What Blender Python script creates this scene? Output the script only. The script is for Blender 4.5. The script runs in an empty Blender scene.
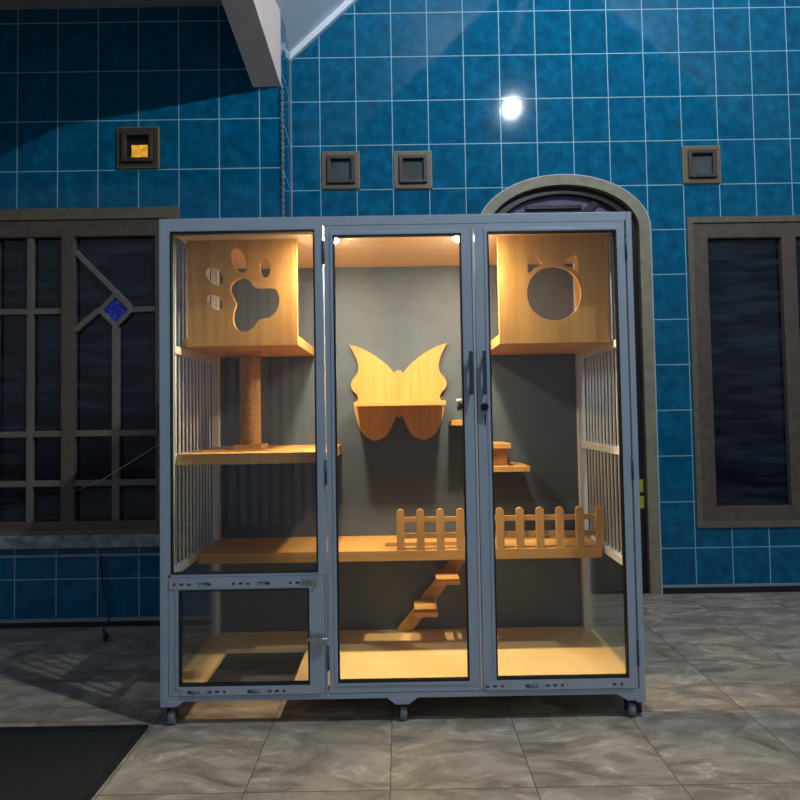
import bpy, bmesh, math, random
from mathutils import Vector, Matrix
random.seed(7)
S = bpy.context.scene
COL = S.collection
PI = math.pi

# ------------------------------------------------------------------ materials
def new_mat(name):
    m = bpy.data.materials.new(name); m.use_nodes = True
    nt = m.node_tree; b = nt.nodes['Principled BSDF']
    return m, nt, b

def N(nt, kind, **kw):
    n = nt.nodes.new(kind)
    for k, v in kw.items():
        if hasattr(n, k): setattr(n, k, v)
        else: n.inputs[k].default_value = v
    return n

def L(nt, a, b): nt.links.new(a, b)

def ramp(nt, stops, interp='LINEAR'):
    r = nt.nodes.new('ShaderNodeValToRGB'); r.color_ramp.interpolation = interp
    e = r.color_ramp.elements
    while len(e) < len(stops): e.new(0.5)
    for i, (p, c) in enumerate(stops):
        e[i].position = p; e[i].color = (c[0], c[1], c[2], 1)
    return r

def plain(name, col, rough=0.5, metal=0.0, var=0.08, scale=30, bump=0.0):
    m, nt, b = new_mat(name)
    tc = N(nt, 'ShaderNodeTexCoord')
    nz = N(nt, 'ShaderNodeTexNoise'); nz.inputs['Scale'].default_value = scale; nz.inputs['Detail'].default_value = 4
    L(nt, tc.outputs['Object'], nz.inputs['Vector'])
    lo = [c * (1 - var) for c in col]; hi = [min(1, c * (1 + var)) for c in col]
    r = ramp(nt, [(0.3, lo), (0.7, hi)]); L(nt, nz.outputs['Fac'], r.inputs['Fac'])
    L(nt, r.outputs['Color'], b.inputs['Base Color'])
    b.inputs['Roughness'].default_value = rough; b.inputs['Metallic'].default_value = metal
    if bump:
        bp = N(nt, 'ShaderNodeBump'); bp.inputs['Strength'].default_value = bump; bp.inputs['Distance'].default_value = 0.002
        L(nt, nz.outputs['Fac'], bp.inputs['Height']); L(nt, bp.outputs['Normal'], b.inputs['Normal'])
    return m

def emit(name, col, s):
    m, nt, b = new_mat(name)
    b.inputs['Base Color'].default_value = (0.9, 0.9, 0.9, 1)
    b.inputs['Emission Color'].default_value = (*col, 1); b.inputs['Emission Strength'].default_value = s
    return m

def wood(name, axis='x', dark=(0.47, 0.235, 0.060), light=(0.68, 0.35, 0.100)):
    m, nt, b = new_mat(name)
    tc = N(nt, 'ShaderNodeTexCoord'); mp = N(nt, 'ShaderNodeMapping')
    sc = {'x': (1.2, 22, 22), 'z': (22, 22, 1.2), 'y': (22, 1.2, 22)}[axis]
    mp.inputs['Scale'].default_value = sc
    L(nt, tc.outputs['Object'], mp.inputs['Vector'])
    n1 = N(nt, 'ShaderNodeTexNoise'); n1.inputs['Scale'].default_value = 1.0; n1.inputs['Detail'].default_value = 6; n1.inputs['Distortion'].default_value = 0.3
    L(nt, mp.outputs['Vector'], n1.inputs['Vector'])
    n2 = N(nt, 'ShaderNodeTexNoise'); n2.inputs['Scale'].default_value = 7.0; n2.inputs['Detail'].default_value = 3
    L(nt, mp.outputs['Vector'], n2.inputs['Vector'])
    mx = N(nt, 'ShaderNodeMix'); mx.data_type = 'FLOAT'; mx.inputs[0].default_value = 0.35
    L(nt, n1.outputs['Fac'], mx.inputs[2]); L(nt, n2.outputs['Fac'], mx.inputs[3])
    r = ramp(nt, [(0.35, dark), (0.52, [(a + c) / 2 for a, c in zip(dark, light)]), (0.66, light)])
    L(nt, mx.outputs[0], r.inputs['Fac']); L(nt, r.outputs['Color'], b.inputs['Base Color'])
    b.inputs['Roughness'].default_value = 0.42
    return m

def grid_mask(nt, coord_out, u, v, du, dv, pu, pv, w):
    """1 on grout, 0 on tile; also returns a cell id vector"""
    sp = N(nt, 'ShaderNodeSeparateXYZ'); L(nt, coord_out, sp.inputs[0])
    outs = []; cells = []
    for ax, d, p in ((u, du, pu), (v, dv, pv)):
        a = N(nt, 'ShaderNodeMath'); a.operation = 'SUBTRACT'; L(nt, sp.outputs[ax], a.inputs[0]); a.inputs[1].default_value = p
        q = N(nt, 'ShaderNodeMath'); q.operation = 'DIVIDE'; L(nt, a.outputs[0], q.inputs[0]); q.inputs[1].default_value = d
        fl = N(nt, 'ShaderNodeMath'); fl.operation = 'FLOOR'; L(nt, q.outputs[0], fl.inputs[0]); cells.append(fl)
        fr = N(nt, 'ShaderNodeMath'); fr.operation = 'SUBTRACT'; L(nt, q.outputs[0], fr.inputs[0]); L(nt, fl.outputs[0], fr.inputs[1])
        h = N(nt, 'ShaderNodeMath'); h.operation = 'SUBTRACT'; L(nt, fr.outputs[0], h.inputs[0]); h.inputs[1].default_value = 0.5
        ab = N(nt, 'ShaderNodeMath'); ab.operation = 'ABSOLUTE'; L(nt, h.outputs[0], ab.inputs[0])
        mr = N(nt, 'ShaderNodeMapRange'); L(nt, ab.outputs[0], mr.inputs[0])
        mr.inputs[1].default_value = 0.5 - w / d * 0.75; mr.inputs[2].default_value = 0.5 - w / d * 0.35
        outs.append(mr)
    mx = N(nt, 'ShaderNodeMath'); mx.operation = 'MAXIMUM'; L(nt, outs[0].outputs[0], mx.inputs[0]); L(nt, outs[1].outputs[0], mx.inputs[1])
    cb = N(nt, 'ShaderNodeCombineXYZ'); L(nt, cells[0].outputs[0], cb.inputs[0]); L(nt, cells[1].outputs[0], cb.inputs[1])
    return mx, cb

def tile_wall(name, du, dv, pu, pv, u=0, v=2):
    m, nt, b = new_mat(name)
    tc = N(nt, 'ShaderNodeTexCoord')
    g, cell = grid_mask(nt, tc.outputs['Object'], u, v, du, dv, pu, pv, 0.0042)
    wn = N(nt, 'ShaderNodeTexWhiteNoise'); wn.noise_dimensions = '3D'; L(nt, cell.outputs[0], wn.inputs['Vector'])
    # each tile has its own cloudy glaze
    ad = N(nt, 'ShaderNodeVectorMath'); ad.operation = 'MULTIPLY_ADD'
    L(nt, wn.outputs['Color'], ad.inputs[0]); ad.inputs[1].default_value = (9, 9, 9); L(nt, tc.outputs['Object'], ad.inputs[2])
    nz = N(nt, 'ShaderNodeTexNoise'); nz.inputs['Scale'].default_value = 16; nz.inputs['Detail'].default_value = 6; nz.inputs['Roughness'].default_value = 0.62
    L(nt, ad.outputs[0], nz.inputs['Vector'])
    r = ramp(nt, [(0.30, (0.0008, 0.070, 0.145)), (0.52, (0.0012, 0.108, 0.215)), (0.74, (0.002, 0.155, 0.30))])
    L(nt, nz.outputs['Fac'], r.inputs['Fac'])
    mx = N(nt, 'ShaderNodeMix'); mx.data_type = 'RGBA'; L(nt, g.outputs[0], mx.inputs[0])
    L(nt, r.outputs['Color'], mx.inputs[6]); mx.inputs[7].default_value = (0.26, 0.50, 0.58, 1)
    L(nt, mx.outputs[2], b.inputs['Base Color'])
    rr = N(nt, 'ShaderNodeMapRange'); L(nt, g.outputs[0], rr.inputs[0]); rr.inputs[3].default_value = 0.07; rr.inputs[4].default_value = 0.7
    L(nt, rr.outputs[0], b.inputs['Roughness'])
    n3 = N(nt, 'ShaderNodeTexNoise'); n3.inputs['Scale'].default_value = 55; n3.inputs['Detail'].default_value = 2
    L(nt, tc.outputs['Object'], n3.inputs['Vector'])
    sb = N(nt, 'ShaderNodeMath'); sb.operation = 'MULTIPLY_ADD'; L(nt, g.outputs[0], sb.inputs[0]); sb.inputs[1].default_value = -0.6
    ml = N(nt, 'ShaderNodeMath'); ml.operation = 'MULTIPLY'; L(nt, n3.outputs['Fac'], ml.inputs[0]); ml.inputs[1].default_value = 0.35
    L(nt, ml.outputs[0], sb.inputs[2])
    bp = N(nt, 'ShaderNodeBump'); bp.inputs['Strength'].default_value = 0.10; bp.inputs['Distance'].default_value = 0.001
    L(nt, sb.outputs[0], bp.inputs['Height']); L(nt, bp.outputs['Normal'], b.inputs['Normal'])
    b.inputs['Specular IOR Level'].default_value = 0.27
    return m

def stone_floor(name):
    m, nt, b = new_mat(name)
    tc = N(nt, 'ShaderNodeTexCoord')
    g, cell = grid_mask(nt, tc.outputs['Object'], 0, 1, 0.395, 0.395, -0.043, 1.662, 0.0028)
    wn = N(nt, 'ShaderNodeTexWhiteNoise'); wn.noise_dimensions = '3D'; L(nt, cell.outputs[0], wn.inputs['Vector'])
    ad = N(nt, 'ShaderNodeVectorMath'); ad.operation = 'MULTIPLY_ADD'
    L(nt, wn.outputs['Color'], ad.inputs[0]); ad.inputs[1].default_value = (7, 7, 7); L(nt, tc.outputs['Object'], ad.inputs[2])
    mp = N(nt, 'ShaderNodeMapping'); mp.inputs['Rotation'].default_value = (0, 0, 0.5); mp.inputs['Scale'].default_value = (1, 2.2, 1)
    L(nt, ad.outputs[0], mp.inputs['Vector'])
    n1 = N(nt, 'ShaderNodeTexNoise'); n1.inputs['Scale'].default_value = 4.5; n1.inputs['Detail'].default_value = 8; n1.inputs['Roughness'].default_value = 0.62; n1.inputs['Distortion'].default_value = 1.2
    L(nt, mp.outputs[0], n1.inputs['Vector'])
    r = ramp(nt, [(0.30, (0.17, 0.136, 0.100)), (0.45, (0.29, 0.24, 0.185)), (0.58, (0.40, 0.34, 0.265)), (0.75, (0.52, 0.46, 0.37))])
    L(nt, n1.outputs['Fac'], r.inputs['Fac'])
    # thin pale veins where the distorted noise crosses its middle
    n2 = N(nt, 'ShaderNodeTexNoise'); n2.inputs['Scale'].default_value = 2.6; n2.inputs['Detail'].default_value = 4; n2.inputs['Distortion'].default_value = 0.9
    L(nt, mp.outputs[0], n2.inputs['Vector'])
    v = ramp(nt, [(0.485, (0, 0, 0)), (0.50, (1, 1, 1)), (0.515, (0, 0, 0))]); L(nt, n2.outputs['Fac'], v.inputs['Fac'])
    gate = ramp(nt, [(0.48, (0, 0, 0)), (0.62, (1, 1, 1))]); L(nt, n1.outputs['Fac'], gate.inputs['Fac'])
    vm = N(nt, 'ShaderNodeMath'); vm.operation = 'MULTIPLY'; L(nt, v.outputs['Color'], vm.inputs[0]); L(nt, gate.outputs['Color'], vm.inputs[1])
    vm2 = N(nt, 'ShaderNodeMath'); vm2.operation = 'MULTIPLY'; L(nt, vm.outputs[0], vm2.inputs[0]); vm2.inputs[1].default_value = 0.8
    m1 = N(nt, 'ShaderNodeMix'); m1.data_type = 'RGBA'; L(nt, vm2.outputs[0], m1.inputs[0]); L(nt, r.outputs['Color'], m1.inputs[6]); m1.inputs[7].default_value = (0.62, 0.58, 0.52, 1)
    gm = N(nt, 'ShaderNodeMath'); gm.operation = 'MULTIPLY'; L(nt, g.outputs[0], gm.inputs[0]); gm.inputs[1].default_value = 0.75
    m2 = N(nt, 'ShaderNodeMix'); m2.data_type = 'RGBA'; L(nt, gm.outputs[0], m2.inputs[0]); L(nt, m1.outputs[2], m2.inputs[6]); m2.inputs[7].default_value = (0.035, 0.032, 0.03, 1)
    L(nt, m2.outputs[2], b.inputs['Base Color'])
    rr = N(nt, 'ShaderNodeMapRange'); L(nt, n1.outputs['Fac'], rr.inputs[0]); rr.inputs[3].default_value = 0.28; rr.inputs[4].default_value = 0.5
    L(nt, rr.outputs[0], b.inputs['Roughness'])
    bp = N(nt, 'ShaderNodeBump'); bp.inputs['Strength'].default_value = 0.4; bp.inputs['Distance'].default_value = 0.003
    L(nt, n1.outputs['Fac'], bp.inputs['Height']); L(nt, bp.outputs['Normal'], b.inputs['Normal'])
    return m

def clear_glass(name, tint=(0.93, 0.95, 0.95), refl=1.0):
    m = bpy.data.materials.new(name); m.use_nodes = True; nt = m.node_tree
    for n in list(nt.nodes): nt.nodes.remove(n)
    o = N(nt, 'ShaderNodeOutputMaterial'); t = N(nt, 'ShaderNodeBsdfTransparent'); gl = N(nt, 'ShaderNodeBsdfGlossy')
    t.inputs[0].default_value = (*tint, 1); gl.inputs['Roughness'].default_value = 0.01; gl.inputs[0].default_value = (1, 1, 1, 1)
    fr = N(nt, 'ShaderNodeFresnel'); ge = N(nt, 'ShaderNodeNewGeometry')
    io = N(nt, 'ShaderNodeMapRange'); L(nt, ge.outputs['Backfacing'], io.inputs[0]); io.inputs[3].default_value = 1.45; io.inputs[4].default_value = 1 / 1.45
    L(nt, io.outputs[0], fr.inputs[0])
    tc = N(nt, 'ShaderNodeTexCoord'); nz = N(nt, 'ShaderNodeTexNoise'); nz.inputs['Scale'].default_value = 3
    L(nt, tc.outputs['Object'], nz.inputs['Vector'])
    bp = N(nt, 'ShaderNodeBump'); bp.inputs['Strength'].default_value = 0.03; bp.inputs['Distance'].default_value = 0.001
    L(nt, nz.outputs['Fac'], bp.inputs['Height']); L(nt, bp.outputs['Normal'], gl.inputs['Normal'])
    ml = N(nt, 'ShaderNodeMath'); ml.operation = 'MULTIPLY'; L(nt, fr.outputs[0], ml.inputs[0]); ml.inputs[1].default_value = refl
    mx = N(nt, 'ShaderNodeMixShader'); L(nt, ml.outputs[0], mx.inputs[0]); L(nt, t.outputs[0], mx.inputs[1]); L(nt, gl.outputs[0], mx.inputs[2])
    L(nt, mx.outputs[0], o.inputs[0])
    return m

M = {}
M['tileR'] = tile_wall('blue_glazed_tile_right', 0.2045, 0.254, 0.393, 2.532)
M['tileL'] = tile_wall('blue_glazed_tile_left', 0.2035, 0.254, -0.888, 2.516)
M['tileS'] = tile_wall('blue_glazed_tile_return', 0.25, 0.254, 3.0, 2.525, u=1)
M['floor'] = stone_floor('stone_floor_tile')
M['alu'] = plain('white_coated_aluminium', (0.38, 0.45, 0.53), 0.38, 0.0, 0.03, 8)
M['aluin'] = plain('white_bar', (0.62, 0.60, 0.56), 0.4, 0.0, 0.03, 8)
M['black'] = plain('black_rubber', (0.012, 0.012, 0.013), 0.6)
M['woodx'] = wood('oak_laminate_long', 'x')
M['woodz'] = wood('oak_laminate_upright', 'z')
M['woody'] = wood('oak_laminate_deep', 'y')
M['woodfloor'] = wood('pale_oak_floor_board', 'x', (0.78, 0.51, 0.20), (0.88, 0.62, 0.27))
M['ceilboard'] = wood('pale_ceiling_board', 'x', (0.70, 0.52, 0.33), (0.78, 0.60, 0.40))
M['panel'] = plain('dark_slate_panel', (0.070, 0.090, 0.118), 0.5, 0, 0.10, 14)
M['glass'] = clear_glass('clear_glass')
M['film'] = plain('protective_film', (0.42, 0.46, 0.52), 0.3)
M['filmback'] = plain('film_underside', (0.35, 0.33, 0.29), 0.5)
M['blue'] = plain('blue_print', (0.015, 0.03, 0.16), 0.5)
M['red'] = plain('red_print', (0.20, 0.04, 0.03), 0.5)
M['handle'] = plain('dark_blue_grey_metal', (0.05, 0.085, 0.12), 0.35, 0.3)
M['steel'] = plain('zinc_steel', (0.45, 0.46, 0.46), 0.3, 0.9)
M['dark'] = plain('dark_metal', (0.02, 0.02, 0.022), 0.4, 0.5)
M['castor'] = plain('grey_castor_wheel', (0.20, 0.22, 0.23), 0.3)
M['frame'] = plain('dark_brown_window_wood', (0.105, 0.078, 0.060), 0.5, 0, 0.2, 25)
M['trimw'] = plain('brown_outer_trim', (0.14, 0.115, 0.080), 0.6, 0, 0.18, 25)
M['muntin'] = plain('grey_brown_glazing_bar', (0.15, 0.135, 0.115), 0.5, 0, 0.15, 25)
M['sill'] = plain('grey_stone_sill', (0.26, 0.27, 0.28), 0.45, 0, 0.45, 22)
M['arch'] = plain('beige_painted_surround', (0.26, 0.225, 0.155), 0.6, 0, 0.16, 18)
M['archedge'] = plain('pale_grout_edge', (0.42, 0.52, 0.56), 0.6)
M['doorwood'] = plain('very_dark_door_wood', (0.018, 0.010, 0.009), 0.35, 0, 0.25, 20)
M['lilac'] = plain('lilac_glass', (0.16, 0.14, 0.24), 0.12, 0, 0.2, 10)
M['ceilw'] = plain('white_ceiling_board', (0.72, 0.76, 0.84), 0.6, 0, 0.05, 4)
M['ceilg'] = plain('grey_soffit', (0.30, 0.28, 0.28), 0.7, 0, 0.1, 8)
M['beam'] = plain('pale_plaster_beam', (0.76, 0.60, 0.52), 0.7, 0, 0.06, 10)
M['skirt'] = plain('black_stone_skirting', (0.012, 0.013, 0.016), 0.3)
M['cap'] = plain('pale_grout_cap', (0.25, 0.28, 0.30), 0.6)
M['gold'] = plain('brass_edging', (0.36, 0.25, 0.08), 0.4, 0.2)
M['ventw'] = plain('taupe_vent_wood', (0.155, 0.120, 0.088), 0.5, 0, 0.15, 40)
M['ventd'] = plain('dark_vent_wood', (0.060, 0.044, 0.036), 0.5, 0, 0.15, 40)
M['ventg'] = plain('grey_vent_glass', (0.075, 0.085, 0.088), 0.2, 0, 0.3, 14)
M['mat'] = plain('dark_mat_fibre', (0.012, 0.013, 0.009), 0.9, 0, 0.4, 60, 0.5)
M['cable'] = plain('black_cable', (0.01, 0.01, 0.012), 0.5)
M['chain'] = plain('dull_chain', (0.26, 0.27, 0.26), 0.4, 0.5)
M['yellow'] = plain('yellow_label', (0.45, 0.38, 0.03), 0.5)
M['gate'] = plain('blue_grey_corrugated', (0.50, 0.60, 0.70), 0.45, 0.0)
M['bulb'] = emit('cool_white_bulb', (0.82, 0.93, 1.0), 7600)
M['puck'] = emit('warm_led', (1.0, 0.80, 0.52), 520)
M['litroom'] = emit('amber_lit_pane', (1.0, 0.45, 0.03), 0.62)

# window pane: dark, glossy, faint reflection streaks painted into the base colour
def dark_pane():
    m, nt, b = new_mat('dark_window_glass')
    tc = N(nt, 'ShaderNodeTexCoord'); mp = N(nt, 'ShaderNodeMapping')
    mp.inputs['Rotation'].default_value = (0, 0.5, 0); mp.inputs['Scale'].default_value = (2, 2, 14)
    L(nt, tc.outputs['Object'], mp.inputs['Vector'])
    n = N(nt, 'ShaderNodeTexNoise'); n.inputs['Scale'].default_value = 1.6; n.inputs['Detail'].default_value = 6; L(nt, mp.outputs[0], n.inputs['Vector'])
    r = ramp(nt, [(0.42, (0.002, 0.004, 0.010)), (0.75, (0.022, 0.035, 0.055))]); L(nt, n.outputs['Fac'], r.inputs['Fac'])
    L(nt, r.outputs['Color'], b.inputs['Base Color']); b.inputs['Roughness'].default_value = 0.08
    return m
M['pane'] = dark_pane()

def diamond_glass():
    m, nt, b = new_mat('cobalt_patterned_glass')
    tc = N(nt, 'ShaderNodeTexCoord')
    v = N(nt, 'ShaderNodeTexVoronoi'); v.inputs['Scale'].default_value = 45; L(nt, tc.outputs['Object'], v.inputs['Vector'])
    r = ramp(nt, [(0.10, (0.14, 0.22, 0.85)), (0.30, (0.012, 0.03, 0.50)), (0.8, (0.004, 0.012, 0.28))]); L(nt, v.outputs['Distance'], r.inputs['Fac'])
    L(nt, r.outputs['Color'], b.inputs['Base Color']); b.inputs['Roughness'].default_value = 0.15
    return m
M['cobalt'] = diamond_glass()

def sisal():
    m, nt, b = new_mat('sisal_rope')
    tc = N(nt, 'ShaderNodeTexCoord')
    n = N(nt, 'ShaderNodeTexNoise'); n.inputs['Scale'].default_value = 160; L(nt, tc.outputs['Object'], n.inputs['Vector'])
    r = ramp(nt, [(0.3, (0.24, 0.115, 0.035)), (0.7, (0.52, 0.29, 0.10))]); L(nt, n.outputs['Fac'], r.inputs['Fac'])
    L(nt, r.outputs['Color'], b.inputs['Base Color']); b.inputs['Roughness'].default_value = 0.9
    return m
M['sisal'] = sisal()

# ------------------------------------------------------------------ mesh building
def catmull(pts, n=8, closed=True):
    out = []; k = len(pts)
    for i in range(k if closed else k - 1):
        p0, p1, p2, p3 = (pts[(i - 1) % k], pts[i], pts[(i + 1) % k], pts[(i + 2) % k])
        if not closed:
            p0 = pts[max(i - 1, 0)]; p3 = pts[min(i + 2, k - 1)]
        for j in range(n):
            t = j / n
            out.append(tuple(0.5 * ((2 * b) + (-a + c) * t + (2 * a - 5 * b + 4 * c - d) * t * t + (-a + 3 * b - 3 * c + d) * t ** 3)
                             for a, b, c, d in zip(p0, p1, p2, p3)))
    if not closed: out.append(tuple(pts[-1]))
    return out

def ellipse(cx, cz, a, b, rot=0, n=32, a0=0, a1=2 * PI):
    out = []
    for i in range(n):
        t = a0 + (a1 - a0) * i / n
        x, z = a * math.cos(t), b * math.sin(t)
        out.append((cx + x * math.cos(rot) - z * math.sin(rot), cz + x * math.sin(rot) + z * math.cos(rot)))
    return out

def rect(x0, x1, z0, z1): return [(x0, z0), (x1, z0), (x1, z1), (x0, z1)]

class MB:
    def __init__(s): s.bm = bmesh.new()
    def box(s, x0, x1, y0, y1, z0, z1, mi=0):
        r = bmesh.ops.create_cube(s.bm, size=1)
        bmesh.ops.scale(s.bm, vec=(abs(x1 - x0), abs(y1 - y0), abs(z1 - z0)), verts=r['verts'])
        bmesh.ops.translate(s.bm, vec=((x0 + x1) / 2, (y0 + y1) / 2, (z0 + z1) / 2), verts=r['verts'])
        for v in r['verts']:
            for f in v.link_faces: f.material_index = mi
        return s
    def cyl(s, p0, p1, r0, r1=None, seg=20, mi=0, smooth=True):
        p0, p1 = Vector(p0), Vector(p1); d = p1 - p0
        r = bmesh.ops.create_cone(s.bm, cap_ends=True, cap_tris=False, segments=seg, radius1=r0, radius2=r0 if r1 is None else r1, depth=d.length)
        mat = Matrix.Translation((p0 + p1) / 2) @ d.to_track_quat('Z', 'Y').to_matrix().to_4x4()
        bmesh.ops.transform(s.bm, matrix=mat, verts=r['verts'])
        fs = {f for v in r['verts'] for f in v.link_faces}
        for f in fs:
            f.material_index = mi; f.smooth = smooth and len(f.verts) == 4
        return s
    def sphere(s, c, r, mi=0, sc=(1, 1, 1), seg=20):
        q = bmesh.ops.create_uvsphere(s.bm, u_segments=seg, v_segments=max(8, seg // 2), radius=r)
        bmesh.ops.scale(s.bm, vec=sc, verts=q['verts']); bmesh.ops.translate(s.bm, vec=c, verts=q['verts'])
        for v in q['verts']:
            for f in v.link_faces: f.material_index = mi; f.smooth = True
        return s
    def torus(s, c, R, r, rotm=None, seg=10, ring=6, sc=(1, 1, 1)):
        grid = []
        for i in range(seg):
            a = 2 * PI * i / seg; row = []
            for j in range(ring):
                b = 2 * PI * j / ring
                p = Vector(((R + r * math.cos(b)) * math.cos(a) * sc[0], r * math.sin(b), (R + r * math.cos(b)) * math.sin(a) * sc[2]))
                if rotm: p = rotm @ p
                row.append(s.bm.verts.new(p + Vector(c)))
            grid.append(row)
        for i in range(seg):
            for j in range(ring):
                f = s.bm.faces.new((grid[i][j], grid[(i + 1) % seg][j], grid[(i + 1) % seg][(j + 1) % ring], grid[i][(j + 1) % ring])); f.smooth = True
        return s
    def tube(s, pts, r, seg=8, mi=0):
        pts = [Vector(p) for p in pts]; rings = []
        for i, p in enumerate(pts):
            d = (pts[min(i + 1, len(pts) - 1)] - pts[max(i - 1, 0)]).normalized()
            q = d.to_track_quat('Z', 'Y'); rings.append([s.bm.verts.new(p + q @ Vector((r * math.cos(2 * PI * k / seg), r * math.sin(2 * PI * k / seg), 0))) for k in range(seg)])
        for a, b in zip(rings, rings[1:]):
            for k in range(seg):
                f = s.bm.faces.new((a[k], a[(k + 1) % seg], b[(k + 1) % seg], b[k])); f.smooth = True; f.material_index = mi
        s.bm.faces.new(rings[0][::-1]); s.bm.faces.new(rings[-1])
        return s
    def lathe(s, prof, c, seg=40, mi=0):
        rings = []
        for r, z in prof:
            rings.append([s.bm.verts.new((c[0] + r * math.cos(2 * PI * k / seg), c[1] + r * math.sin(2 * PI * k / seg), c[2] + z)) for k in range(seg)])
        for a, b in zip(rings, rings[1:]):
            for k in range(seg):
                f = s.bm.faces.new((a[k], a[(k + 1) % seg], b[(k + 1) % seg], b[k])); f.smooth = True; f.material_index = mi
        s.bm.faces.new(rings[0][::-1]); s.bm.faces.new(rings[-1])
        return s
    def plate(s, outline, holes=(), a0=0.0, a1=0.01, plane='xz', mi=0):
        """extruded sheet with holes; plane 'xz' spans y a0..a1, 'xy' spans z, 'yz' spans x"""
        def P(u, v, w): return {'xz': (u, w, v), 'xy': (u, v, w), 'yz': (w, u, v)}[plane]
        tmp = bmesh.new(); es = []
        for loop in [outline] + list(holes):
            vs = [tmp.verts.new(P(u, v, a0)) for u, v in loop]
            for i in range(len(vs)): es.append(tmp.edges.new((vs[i], vs[(i + 1) % len(vs)])))
        bmesh.ops.triangle_fill(tmp, use_beauty=True, use_dissolve=False, edges=es)
        r = bmesh.ops.extrude_face_region(tmp, geom=list(tmp.faces))
        dv = Vector(P(0, 0, a1)) - Vector(P(0, 0, a0))
        bmesh.ops.translate(tmp, vec=dv, verts=[g for g in r['geom'] if isinstance(g, bmesh.types.BMVert)])
        bmesh.ops.recalc_face_normals(tmp, faces=tmp.faces)
        for f in tmp.faces: f.material_index = mi
        me = bpy.data.meshes.new('t'); tmp.to_mesh(me); tmp.free()
        n0 = len(s.bm.faces); s.bm.from_mesh(me); bpy.data.meshes.remove(me)
        return s
    def bar(s, p, q, w, y0, y1, mi=0):
        """flat bar in the xz plane from p to q, width w"""
        d = Vector((q[0] - p[0], q[1] - p[1])); n = Vector((-d.y, d.x)).normalized() * w / 2
        return s.plate([(p[0] + n.x, p[1] + n.y), (p[0] - n.x, p[1] - n.y), (q[0] - n.x, q[1] - n.y), (q[0] + n.x, q[1] + n.y)], (), y0, y1, mi=mi)
    def text(s, txt, size, x, y, z, mi=0, flip=False):
        cu = bpy.data.curves.new('t', 'FONT'); cu.body = txt; cu.size = size; cu.extrude = 0.0002; cu.offset = size * 0.02
        o = bpy.data.objects.new('t', cu); COL.objects.link(o); bpy.context.view_layer.update()
        me = bpy.data.meshes.new_from_object(o.evaluated_get(bpy.context.evaluated_depsgraph_get()))
        mat = Matrix.Translation((x, y, z)) @ Matrix.Rotation(PI / 2, 4, 'X') @ (Matrix.Rotation(PI, 4, 'Z') if flip else Matrix())
        me.transform(mat)
        for p in me.polygons: p.material_index = mi
        s.bm.from_mesh(me); COL.objects.unlink(o); bpy.data.objects.remove(o); bpy.data.curves.remove(cu); bpy.data.meshes.remove(me)
        return s
    def build(s, name, mat, parent=None, bev=0.0, kind=None):
        bmesh.ops.recalc_face_normals(s.bm, faces=s.bm.faces)
        me = bpy.data.meshes.new(name); s.bm.to_mesh(me); s.bm.free()
        for m in (mat if isinstance(mat, (list, tuple)) else [mat]): me.materials.append(m)
        o = bpy.data.objects.new(name, me); COL.objects.link(o)
        if bev:
            b = o.modifiers.new('bevel', 'BEVEL'); b.width = bev; b.segments = 2; b.limit_method = 'ANGLE'; b.angle_limit = math.radians(50)
        if parent is not None: attach(o, parent)
        if kind: o['kind'] = kind
        return o

WORLD = {}
def attach(o, p):
    o.parent = p
    q = p; loc = Vector((0, 0, 0))
    while q is not None and q.type == 'EMPTY':
        loc += q.location; q = q.parent
    # a mesh part is built in place: undo the Empty's offset only when the parent is the Empty itself
    if p.type == 'EMPTY': o.matrix_parent_inverse = Matrix.Translation(-loc)

def tag(o, label=None, cat=None, group=None, kind=None):
    if label: o['label'] = label
    if cat: o['category'] = cat
    if group: o['group'] = group
    if kind: o['kind'] = kind
    return o

def empty(name, loc, label=None, cat=None, group=None, kind=None):
    o = bpy.data.objects.new(name, None); COL.objects.link(o); o.location = loc; o.empty_display_size = 0.1
    return tag(o, label, cat, group, kind)

def copy_tree(o, parent=None):
    c = o.copy(); COL.objects.link(c)
    if parent is not None: c.parent = parent
    for ch in [k for k in bpy.data.objects if k.parent == o]: copy_tree(ch, c)
    return c

# ------------------------------------------------------------------ setting
YR, YL, XC = 3.34, 2.98, -0.590       # right wall, left wall, corner between them
ST = 'structure'
# right part of the tiled wall, with openings for the arched door and the right window
DX, DW, DSP = 0.937, 0.488, 2.030      # arched door: centre, half width, springing height
def arch_outline(w, top, z0):
    pts = [(DX - w, z0), (DX + w, z0)]
    for i in range(25):
        a = PI * i / 24
        pts.append((DX + w * math.cos(a), DSP + top * math.sin(a)))
    return pts
WR = MB().plate([(XC, -0.02), (3.6, -0.02), (3.6, 4.6), (1.26, 4.80), (XC, 3.06)],
    [arch_outline(DW - 0.03, 0.285, 0.0), rect(1.66, 2.74, 0.39, 2.06)], YR, YR + 0.14)
WR.build('wall_back', M['tileR'], kind=ST)
MB().plate([(-4.2, -0.02), (-0.576, -0.02), (-0.576, 3.25), (-4.2, 3.25)], [rect(-2.05, -1.12, 0.42, 2.04)], YL, YL + 0.14).build('wall_left', M['tileL'], kind=ST)
MB().plate([(-0.68, YL + 0.141), (-0.576, YL + 0.141), (-0.5765, YL + 0.002), (-0.574, YL), (XC, YR - 0.0005), (XC, YR + 0.13), (-0.68, YR + 0.13)], [], -0.02, 3.08, plane='xy').build('wall_return', M['tileS'], kind=ST)
# rooms behind the openings (dark)
MB().box(-4.2, 3.6, YR + 0.5, YR + 0.55, 0, 4.6).build('wall_inner', M['doorwood'], kind=ST)
MB().plate(rect(-4.5, 4.0, -2.6, 4.0), [], -0.03, 0.0, plane='xy').build('floor', M['floor'], kind=ST)
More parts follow.
